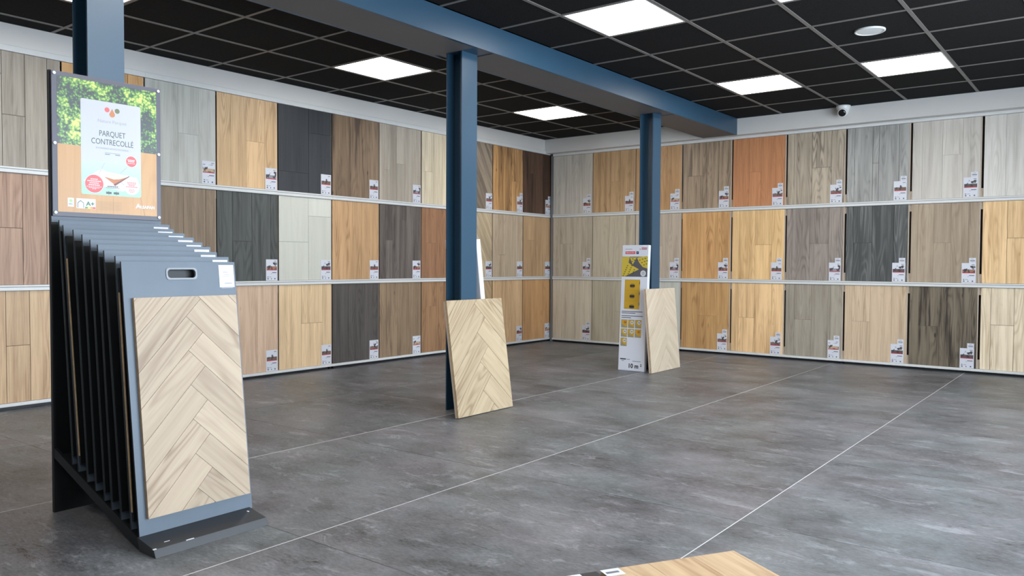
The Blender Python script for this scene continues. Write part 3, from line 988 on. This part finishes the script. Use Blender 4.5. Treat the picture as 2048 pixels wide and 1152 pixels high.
def badge(fx, fz, lines, mt):
    b_ = MB()
    for (dz_, w_, h_) in lines:
        x, z = pz(fx, fz)
        n_ = max(2, int(w_ / .007)); 
        u = w_ / n_
        for i in range(n_):
            b_.box(x - w_ / 2 + i * u, x - w_ / 2 + (i + .8) * u, YT - .0008, YT, z + dz_ - h_ / 2, z + dz_ + h_ / 2)
    return b_.build('badge_text', mt, po)


badge(.706, .573, [(.006, .032, .004), (.0, .028, .004), (-.008, .034, .0022)], wt)
badge(.360, .757, [(.019, .030, .0038), (.011, .056, .0042), (.003, .038, .0038), (-.005, .046, .0042), (-.012, .062, .002), (-.017, .044, .002), (-.021, .018, .002)], wt)
badge(.709, .760, [(.018, .040, .0032), (.012, .036, .0032), (.006, .026, .0032), (.0, .050, .0032), (-.010, .024, .0018), (-.014, .026, .0018), (-.018, .028, .0018), (-.022, .018, .0018)], pr)
badge(.53, .775, [(.004, .046, .004), (-.002, .056, .0018)], dg)
for fx in (.492, .562):
    prect('size_box', fx - .025, fx + .025, .807, .823, dg, YT)
    x, z = pz(fx, .815)
    MB().box(x - .001, x + .001, YT - .0001, YT + .0005, z - .008, z + .008).build('size_arrow', dg, po)
# labels at the foot of the poster
prect('eco_label', .126, .180, .868, .930, wt, -.0089)
o = ptext('eco_label_text', 'PEFC', .153, .912, .008, gr, .9, y=-.0094)
x, z = pz(.153, .888)
MB().lathe([(.006, -.0092), (.006, -.007)], 20, 'y', (x, 0, z)).build('eco_label_mark', plain('green_print', rgb(150, 190, 120), .4), po)
prect('emission_label', .200, .370, .868, .938, plain('pale_grey_print', rgb(205, 206, 212), .4), -.0089)
prect('emission_field', .276, .368, .884, .924, wt, -.0092)
ptext('emission_text', 'A+', .322, .904, .024, plain('dark_green_print', rgb(40, 104, 74), .4), 1.1, .0006, y=-.0096)
for k, c in enumerate(((86, 140, 70), (214, 200, 90), (226, 140, 70), (196, 70, 66))):
    prect('scale_field', .276 + .023 * k, .299 + .023 * k, .925, .937, plain('scale_print_%d' % k, rgb(*c), .4), -.0092)
hs = [pz(.210, .934), pz(.265, .934), pz(.265, .898), pz(.2375, .880), pz(.210, .898)]
MB().prism(hs, 'y', -.0091, -.007).build('house_mark', dg, po)
hs = [pz(.215, .934), pz(.260, .934), pz(.260, .901), pz(.2375, .886), pz(.215, .901)]
MB().prism(hs, 'y', -.0093, -.007).build('house_mark', wt, po)
fl_ = MB()
for k in range(7):
    x0, z0 = pz(.39, .882 + .0095 * k); x1, z1 = pz(.61, .8845 + .0095 * k - .0045)
    fl_.box(x0, x1, -.0086, -.007, z0 - .0004, z0 + .0004)
fl_.build('small_print', plain('brown_small_print', rgb(130, 112, 92), .5), po)
ptext('maker_logo', 'A', .770, .900, .026, wt, 1.25, .0010)
ptext('maker_logo', 'LSAPAN', .862, .905, .0175, wt, 1.02, .0008)
# round white caps
for fx in (.022, .976):
    for fz in (.018, .497, .975):
        x, z = pz(fx, fz)
        MB().lathe([(.0062, -.013), (.0066, -.011), (.0066, -.006)], 20, 'y', (x, 0, z)).build('screw_cap', wt, po)

# sample boards standing in the slots
tops = [(3.139, 1.010), (3.099, 1.030), (3.015, 1.050), (2.968, 1.072), (2.909, 1.091), (2.845, 1.112), (2.772, 1.131), (2.686, 1.151), (2.651, 1.171)]
bots = [(3.252, .040), (3.196, .060), (3.124, .080), (3.056, .103), (3.002, .127), (2.934, .152), (2.868, .174), (2.795, .201), (2.745, .222)]
cream = wood('whitewashed_oak', rgb(176, 157, 134), rgb(128, 106, 84), .40, .33, .0, .16, .45)
cream2 = wood('beige_oak', rgb(184, 165, 136), rgb(134, 112, 84), .35, .38, .1, .16, .45)
cream3 = wood('pale_oak', rgb(206, 190, 168), rgb(160, 140, 116), .15, .5, .0, .10, .45)
sidew = plain('plywood_edge', rgb(176, 148, 112), .6, noise=.2, nscale=60)
blab = ['front blue-grey sample board with handle slot and whitewashed herringbone panel',
        'blue-grey sample board, second from the front of the stand',
        'blue-grey sample board, third from the front of the stand',
        'blue-grey sample board, fourth from the front of the stand',
        'blue-grey sample board, fifth from the front of the stand',
        'blue-grey sample board, sixth from the front of the stand',
        'blue-grey sample board, seventh from the front of the stand',
        'blue-grey sample board with green-topped sticker, second from the back of the stand',
        'blue-grey sample board, rearmost one in the stand']
sticker_m = M['card']
for k in range(9):
    (xt, zt), (xb, zb) = tops[k], bots[k]
    Lh = math.hypot(xt - xb, zt - zb)
    lean = math.atan2(xb - xt, zt - zb)
    e = empty('sample_board', (xb, CY, zb))
    # local x -> world +Y, local -y -> world +X, leaning back
    e.rotation_euler = (Matrix.Rotation(-lean, 3, 'Y') @ Matrix.Rotation(R(90), 3, 'Z')).to_euler()
    tag(e, blab[k], 'sample board', 'sample boards in the slotted stand')
    W2 = hw - .0005
    T = .008
    if k == 0:
        # panel with a real hand hole
        hx0, hx1, hz0, hz1 = -.054, .036, Lh - .058, Lh - .034
        hx0, hx1 = (-6.853 - CY), (-6.735 - CY)
        hz0, hz1 = Lh - .064, Lh - .026
        r_ = .012
        bm = MB()
        # frame of quads around the rounded opening, front and back
        inner = []
        for (cx, cz, a0) in ((hx1 - r_, hz1 - r_, 0), (hx0 + r_, hz1 - r_, 90), (hx0 + r_, hz0 + r_, 180), (hx1 - r_, hz0 + r_, 270)):
            for q in range(5):
                t = R(a0 + q * 22.5); inner.append((cx + r_ * math.cos(t), cz + r_ * math.sin(t)))
        outer = []
        for (x, z) in inner:
            cx, cz = (hx0 + hx1) / 2, (hz0 + hz1) / 2
            # project to the rectangle
            ox = W2 if x > cx else -W2
            outer.append((ox, Lh if z > cz else hz0 - .05))
        # corner blocks: keep each quadrant's outer points on its corner
        n_ = len(inner)
        for y_ in (0, T):
            for (x, z) in inner: bm.v.append((x, y_, z))
            for (x, z) in outer: bm.v.append((x, y_, z))
        for i in range(n_):
            j = (i + 1) % n_
            q = (i, j, n_ + j, n_ + i)
            if outer[i] == outer[j]: q = (i, j, n_ + i)
            bm.f.append(q); bm.f.append(tuple(2 * n_ + a for a in q))
            bm.f.append((i, j, 2 * n_ + j, 2 * n_ + i))
            if outer[i] != outer[j]: bm.f.append((n_ + i, n_ + j, 3 * n_ + j, 3 * n_ + i))
        bm.box(-W2, W2, 0, T, 0, hz0 - .05)
        pn = bm.build('panel', M['panelblue'], e)
        ring = MB()
        m2 = len(inner)
        cxm, czm = (hx0 + hx1) / 2, (hz0 + hz1) / 2
        rings = []
        for sgn, yy in ((.003, -.0025), (-.003, -.0025), (-.003, T + .001), (.003, -.0001)):
            rings.append([(x + (sgn if x > cxm else -sgn), yy, z + (sgn if z > czm else -sgn)) for (x, z) in inner])
        for a in rings: ring.v += a
        for a in range(3):
            for i in range(m2):
                j = (i + 1) % m2
                ring.f.append((a * m2 + i, a * m2 + j, (a + 1) * m2 + j, (a + 1) * m2 + i))
        ring.build('handle_rim', plain('grey_handle_rim', rgb(120, 124, 130), .3), e)
    else:
        MB().box(-W2, W2, 0, T, 0, Lh).build('panel', M['panelblue'], e)
    # black band along the left edge
    MB().box(-W2 - .0006, -W2 - .0001, .0002, T, 0, Lh).build('edge_band', M['black'], e)
    s = MB().box(W2 - .072, W2 - .007, -.0010, 0, Lh - .100, Lh - .012).build('sticker', sticker_m, e)
    tx = MB()
    if k == 0:
        for (a, b2, h, w_) in ((.025, .047, .030, .003), (.030, .052, .040, .002), (.022, .056, .045, .002), (.022, .056, .064, .001), (.030, .062, .075, .005), (.015, .065, .092, .002)):
            tx.box(W2 - .072 + a - .008, W2 - .072 + b2 - .008, -.0013, -.0009, Lh - .012 - h, Lh - .012 - h + w_)
    else:
        tx.box(W2 - .060, W2 - .02, -.0013, -.0009, Lh - .024, Lh - .021)
    tx.build('sticker_print', lg if k != 7 else plain('sticker_green', rgb(96, 150, 120), .5), s)
    if k in (0, 1, 7):
        a0, a1 = -6.990 - CY, -6.579 - CY
        zz0, zz1 = .062, Lh - .132
        if k == 0:
            smp = empty('wood_sample', ((a0 + a1) / 2, 0, 0), (0, 0, 0), e)
            SW = a1 - a0
            MB().box(-SW / 2, SW / 2, -.009, 0, zz0, zz1).build('plywood_back', sidew, smp)
            MB().box(-SW / 2 + .002, SW / 2 - .002, -.0096, -.0086, zz0 + .002, zz1 - .002).build('joint_backing', M['core'], smp)
            herring(smp, cream, SW, zz1 - zz0, .0905, -SW / 2 + .194, zz1 - .075, -.014, -.0095, gap=.0012, z_off=zz0)
        else:
            MB().box(-W2 + .0015, -W2 + .0035, -.011, -.001, zz0, zz1).build('wood_sample', sidew, e)
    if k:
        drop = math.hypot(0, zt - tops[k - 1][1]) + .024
        MB().box(-W2 + (.004 if k in (1, 7) else .0005), W2 - .020, -.0115 if k in (1, 7) else -.006, 0, .03, Lh - drop).build('gap_shade_panel', M['black'], e)  # black sheet stands in for the shade between boards, cut at its upper edge


# ------------------------------------------------------------------ herringbone panels leaning on the columns
def lean_panel(name, yc, W, Hh, T, xtop, xbot, mat, w, au, av, lab, gap):
    # front face bottom edge at (xbot, z=0); the top back edge rests against x = xtop
    best = math.asin((xbot - T - xtop) / Hh) if False else None
    lean = math.asin(min(.9, (xbot - T - xtop) / Hh))
    e = empty(name, (xbot, yc, 0))
    e.rotation_euler = (Matrix.Rotation(-lean, 3, 'Y') @ Matrix.Rotation(R(90), 3, 'Z')).to_euler()
    # lift so the back lower edge sits on the floor
    e.location.z = T * math.sin(lean)
    tag(e, lab, 'floor panel', 'herringbone floor panels leaning on columns')
    bevel(MB().box(-W / 2, W / 2, .006, T * .52, 0, Hh).build('core_panel', sidew, e), .001)
    bevel(MB().box(-W / 2 + .001, W / 2 - .001, T * .54, T, 0, Hh - .002).build('core_panel', M['edge'], e), .001)
    MB().box(-W / 2 + .002, W / 2 - .002, .0054, .0064, .002, Hh - .002).build('joint_backing', M['core'], e)
    herring(e, mat, W, Hh, w, -W / 2 + au, Hh - av, 0, .0055, gap=gap)
    return e


lean_panel('herringbone_panel', -4.268, .576, .768, .030, 2.4205, 2.560, cream2, .139, 0.48 * .576, .030,
           'beige herringbone wood panel leaning against the middle blue column', .0022)
lean_panel('herringbone_panel', -1.535, .588, .779, .030, 2.4205, 2.520, cream3, .118, .52 * .60, .06,
           'whitewashed herringbone wood panel leaning against the farthest blue column', .0008)

# ------------------------------------------------------------------ cartons
carton_w = plain('white_carton', rgb(214, 217, 226), .5)
yel = plain('yellow_underlay_print', rgb(200, 176, 60), .5)
och = plain('ochre_print', rgb(196, 156, 40), .5)
dgr = plain('dark_grey_print', rgb(84, 82, 88), .5)
navy = plain('navy_print', rgb(36, 48, 96), .5)


def carton(name, loc, W, D, Hh, lean, zrot, lab):
    """local: X across the front, -Y front, leaning back around X"""
    e = empty(name, loc)
    e.rotation_euler = (Matrix.Rotation(zrot, 3, 'Z') @ Matrix.Rotation(-lean, 3, 'X')).to_euler()
    tag(e, lab, 'carton')
    bevel(MB().box(-W / 2, W / 2, 0, D, 0, Hh).build('box_body', carton_w, e), .004)
    return e


# carton on the farthest column: bottom edge x 2.12..2.42 at y -1.775, top touching the column at y -1.66
D1 = .045
H1 = 1.192
ln_ = math.asin((1.775 - 1.66 - D1 + .0) / H1)
bx = carton('underlay_carton', (2.272, -1.778, D1 * math.sin(ln_) * .0), 0.280, D1, H1, ln_, 0,
            'tall white underlay carton marked 10 m\u00b2 leaning on the farthest column')
bx.location.z = 0.0


def crect(name, fx0, fx1, fz0, fz1, mat, y=-.0006, p=bx):
    W, Hh = .286, H1
    return MB().box(-W / 2 + W * fx0, -W / 2 + W * fx1, y, .0005, Hh * (1 - fz1), Hh * (1 - fz0)).build(name, mat, p)


def cpoly(name, P_, mat, y=-.0008, p=bx):
    W, Hh = .286, H1
    return MB().prism([(-W / 2 + W * a, Hh * (1 - b2)) for a, b2 in P_], 'y', y, .0002).build(name, mat, p)


blk = plain('black_print', (.008, .008, .01, 1), .6)
crect('name_band', .13, .50, .050, .072, plain('carton_red', rgb(214, 66, 66), .5))
crect('logo_box', .54, .63, .050, .072, navy)
W_, H_ = .286, H1


def ctext(name, s, fx, fz, size, mat, sx=1., bold=0., al_='CENTER'):
    return text_mesh(name, s, size, mat, bx, (-W_ / 2 + W_ * fx, -.0010, H_ * (1 - fz)), TR, sx, al_, .0003, bold)


ctext('brand_text', 'Silencio Duo', .315, .061, .0185, wt, .92, .0004)
ctext('logo_letter', 'r', .585, .060, .024, wt, 1.0)
cb = MB()
for (a, b2, c, d) in ((.12, .38, .031, .034), ):
    cb.box(-W_ / 2 + W_ * a, -W_ / 2 + W_ * b2, -.0008, 0, H_ * (1 - d), H_ * (1 - c))
cb.build('small_print', M['ink'], bx)
cb = MB()
for (a, b2, c, d) in ((.73, .93, .020, .026), (.73, .93, .030, .036), (.66, .69, .029, .036)):
    cb.box(-W_ / 2 + W_ * a, -W_ / 2 + W_ * b2, -.0008, 0, H_ * (1 - d), H_ * (1 - c))
cb.build('maker_logo', plain('carton_red_print', rgb(176, 70, 72), .5), bx)
crect('product_picture', .02, .975, .092, .252, dgr)
cpoly('underlay_sheet', [(.02, .095), (.30, .092), (.26, .14), (.42, .165), (.66, .193), (.14, .250), (.02, .252)], yel)
cpoly('underlay_curl', [(.30, .098), (.56, .098), (.42, .155)], yel, -.0010)
cpoly('underlay_curl', [(.57, .100), (.93, .088), (.975, .10), (.975, .186), (.80, .175), (.66, .14)], yel, -.0010)
dots = MB()
for (a, b2) in [(.08 + .16 * i + .03 * j, .245 - .016 * j) for j in range(6) for i in range(3) if .08 + .16 * i + .03 * j < .5 - 0 * j] + \
        [(.68, .12), (.78, .112), (.88, .106), (.76, .14), (.86, .132), (.95, .125), (.84, .158), (.93, .15), (.42, .11), (.40, .13), (.48, .12)]:
    x, z = -W_ / 2 + W_ * a, H_ * (1 - b2)
    dots.prism([(x + .009 * math.cos(t * math.pi / 4), z + .0045 * math.sin(t * math.pi / 4)) for t in range(8)], 'y', -.0013, -.0005)
dots.build('sheet_dots', plain('olive_dark_print', rgb(84, 80, 30), .5), bx)
MB().lathe([(.029, -.0014), (.029, 0)], 28, 'y', (-W_ / 2 + W_ * .82, 0, H_ * (1 - .225))).build('round_badge', wt, bx)
ctb = MB()
for dz_, w_ in ((.014, .02), (.006, .03), (-.002, .032), (-.010, .02)):
    x, z = -W_ / 2 + W_ * .82, H_ * (1 - .225)
    ctb.box(x - w_ / 2, x + w_ / 2, -.0017, -.001, z + dz_ - .0012, z + dz_ + .0012)
ctb.build('badge_text', M['ink'], bx)
crect('yellow_sheet', .15, .72, .275, .51, och)
for k in range(3):
    z = .325 + .083 * k
    crect('sheet_stamp', .35, .53, z - .010, z + .010, M['ink2'], -.0010)
    crect('stamp_line', .38, .50, z - .0165, z - .014, M['ink2'], -.0010)
    crect('stamp_line', .38, .50, z + .014, z + .0165, M['ink2'], -.0010)
    crect('grid_line', .15, .72, z + .036, z + .037, plain('grid_ochre_%d' % k, rgb(160, 120, 40), .5), -.0009)
    crect('edge_mark', .70, .72, z - .035, z - .012, M['ink2'], -.0010)
for (z, w_) in ((.527, .78), (.540, .52), (.562, .80), (.577, .36)):
    crect('text_line', .07, .07 + w_, z, z + .006, M['ink'])
for r_ in range(3):
    for c_ in range(3):
        if r_ == 2 and c_ > 0: continue
        a = .07 + .26 * c_; z = .595 + .073 * r_
        crect('step_picture', a, a + .235, z, z + .066, plain('step_bg_%d%d' % (r_, c_), rgb(150, 142, 118), .5))
        cpoly('step_sheet', [(a + .02, z + .003), (a + .23, z + .003), (a + .23, z + .058), (a + .12, z + .05), (a + .03, z + .035)], och, -.0010)
        x, z2 = -W_ / 2 + W_ * (a + .15), H_ * (1 - z - .022)
        MB().lathe([(.018, -.0014), (.018, 0)], 20, 'y', (x, 0, z2)).build('step_circle', wt if (r_ + c_) % 3 else plain('step_orange_%d%d' % (r_, c_), rgb(190, 130, 50), .5), bx)
        MB().box(x - .010, x + .010, -.0017, -.001, z2 - .002, z2 + .003).build('step_mark', M['ink2'], bx)
crect('scale_bar', .08, .30, .905, .914, M['ink2'])
crect('text_line', .33, .45, .909, .913, M['ink'])
crect('text_line', .55, .85, .920, .924, M['ink'])
crect('text_line', .14, .22, .921, .925, M['ink'])
ctext('quantity_text', '10 m', .58, .962, .058, blk, .95, .0016)
ctext('quantity_text', '2', .865, .952, .032, blk, .9, .0012)

# second carton behind the middle column, leaning toward the camera side
D2 = .045
e2 = empty('underlay_carton', (0, 0, 0))
H2 = 1.19
# rests on the column's far (+y) side at y = -4.217, foot about 0.15 m further away
fy = -4.055
ang = math.asin((fy - (-4.217) - .0) / H2)
e2.rotation_euler = (Matrix.Rotation(math.pi, 3, 'Z') @ Matrix.Rotation(-ang, 3, 'X')).to_euler()
e2.location = (2.27, fy + D2, 0)
tag(e2, 'white carton leaning behind the middle blue column, only its narrow side showing', 'carton')
bevel(MB().box(-.145, .145, 0, D2, 0, H2).build('box_body', carton_w, e2), .004)
text_mesh('side_text', 'Silencio Duo  Flooring Underlay', .026, M['ink'], e2, (-.1456, D2 / 2, .60), Matrix(((0, 0, -1), (0, -1, 0), (-1, 0, 0))).to_euler(), 1., 'CENTER', .0003)

# ------------------------------------------------------------------ low display at the bottom of the picture
ang = math.atan2(-6.251 + 6.12, 4.966 - 5.045)     # direction of the back edge, going left
bd = Vector((4.812 - 5.045, -6.505 + 6.12)).normalized()   # back edge toward the left
fd = Vector((-bd.y * -1, bd.x * -1))                        # toward the viewer
fd = Vector((5.225 - 5.045, -6.232 + 6.12)).normalized()
fd = (fd - bd * fd.dot(bd)).normalized()
zt = .150
# local frame: X from the left end to the right corner, Y toward the viewer side negative
xd = -bd
rz = math.atan2(xd.y, xd.x)
dp_ = tag(empty('low_display_base', (5.045, -6.12, 0), (0, 0, rz)), 'low black display base at the bottom picture edge, carrying wood sample board', 'display base')
DL = .70
bevel(MB().box(-.62, 0, -DL, 0, 0, zt - .022).build('base_box', M['black'], dp_), .002)
hp = tag(empty('header_board', (5.045, -6.12, zt - .0215), (0, 0, rz)), 'black header board with white sticker, lying left of the wood sample', 'header board')
MB().box(-.620, -.462, -DL + .002, -.001, 0, .020).build('board', plain('matt_black_board', (.010, .010, .012, 1), .5), hp)
MB().box(-.575, -.515, -.12, -.004, .020, .0208).build('sticker', M['card'], hp)
wsb = tag(empty('wood_sample_board', (5.045, -6.12, zt - .0215), (0, 0, rz)), 'light oak plank sample board lying flat at the bottom picture edge', 'floor sample')
MB().box(-.448, -.0005, -DL + .002, -.001, 0, .015).build('backing', sidew, wsb)
oakm = wood('light_oak_planks', rgb(200, 172, 136), rgb(150, 116, 82), .3, .5, .25, .2, .42)
pb = [-.446, -.296, -.146, -.001]
for k in range(3):
    cx = (pb[k] + pb[k + 1]) / 2; cy = -DL / 2
    w_ = (pb[k + 1] - pb[k]) / 2 - .0006
    L_ = DL / 2 - .003
    v = MB().box(-w_, w_, 0, .006, -L_, L_)
    o = v.build('plank', oakm, wsb, loc=(cx, cy, .015), rot=(R(90), 0, 0))
    o.location.z = .021
    o.rotation_euler = (R(-90), 0, 0)
    o.location.z = .021
    randcol(o)
ss = MB().box(-.452, -.395, -.050, -.004, .0215, .0222).build('sticker', M['card'], wsb)
MB().box(-.445, -.405, -.034, -.022, .0222, .0224).build('sticker_print', M['ink'], ss)

# small print: pieces far too small to pick apart one by one
for o in bpy.data.objects:
    if o.type == 'MESH' and o.name.split('.')[0] in ('printed_text', 'small_print', 'badge_text', 'scratch', 'sheet_dots', 'sticker_print', 'maker_logo'):
        if o.name.split('.')[0] == 'maker_logo' and o.parent and o.parent.name.startswith('poster'): continue
        o['kind'] = 'stuff'
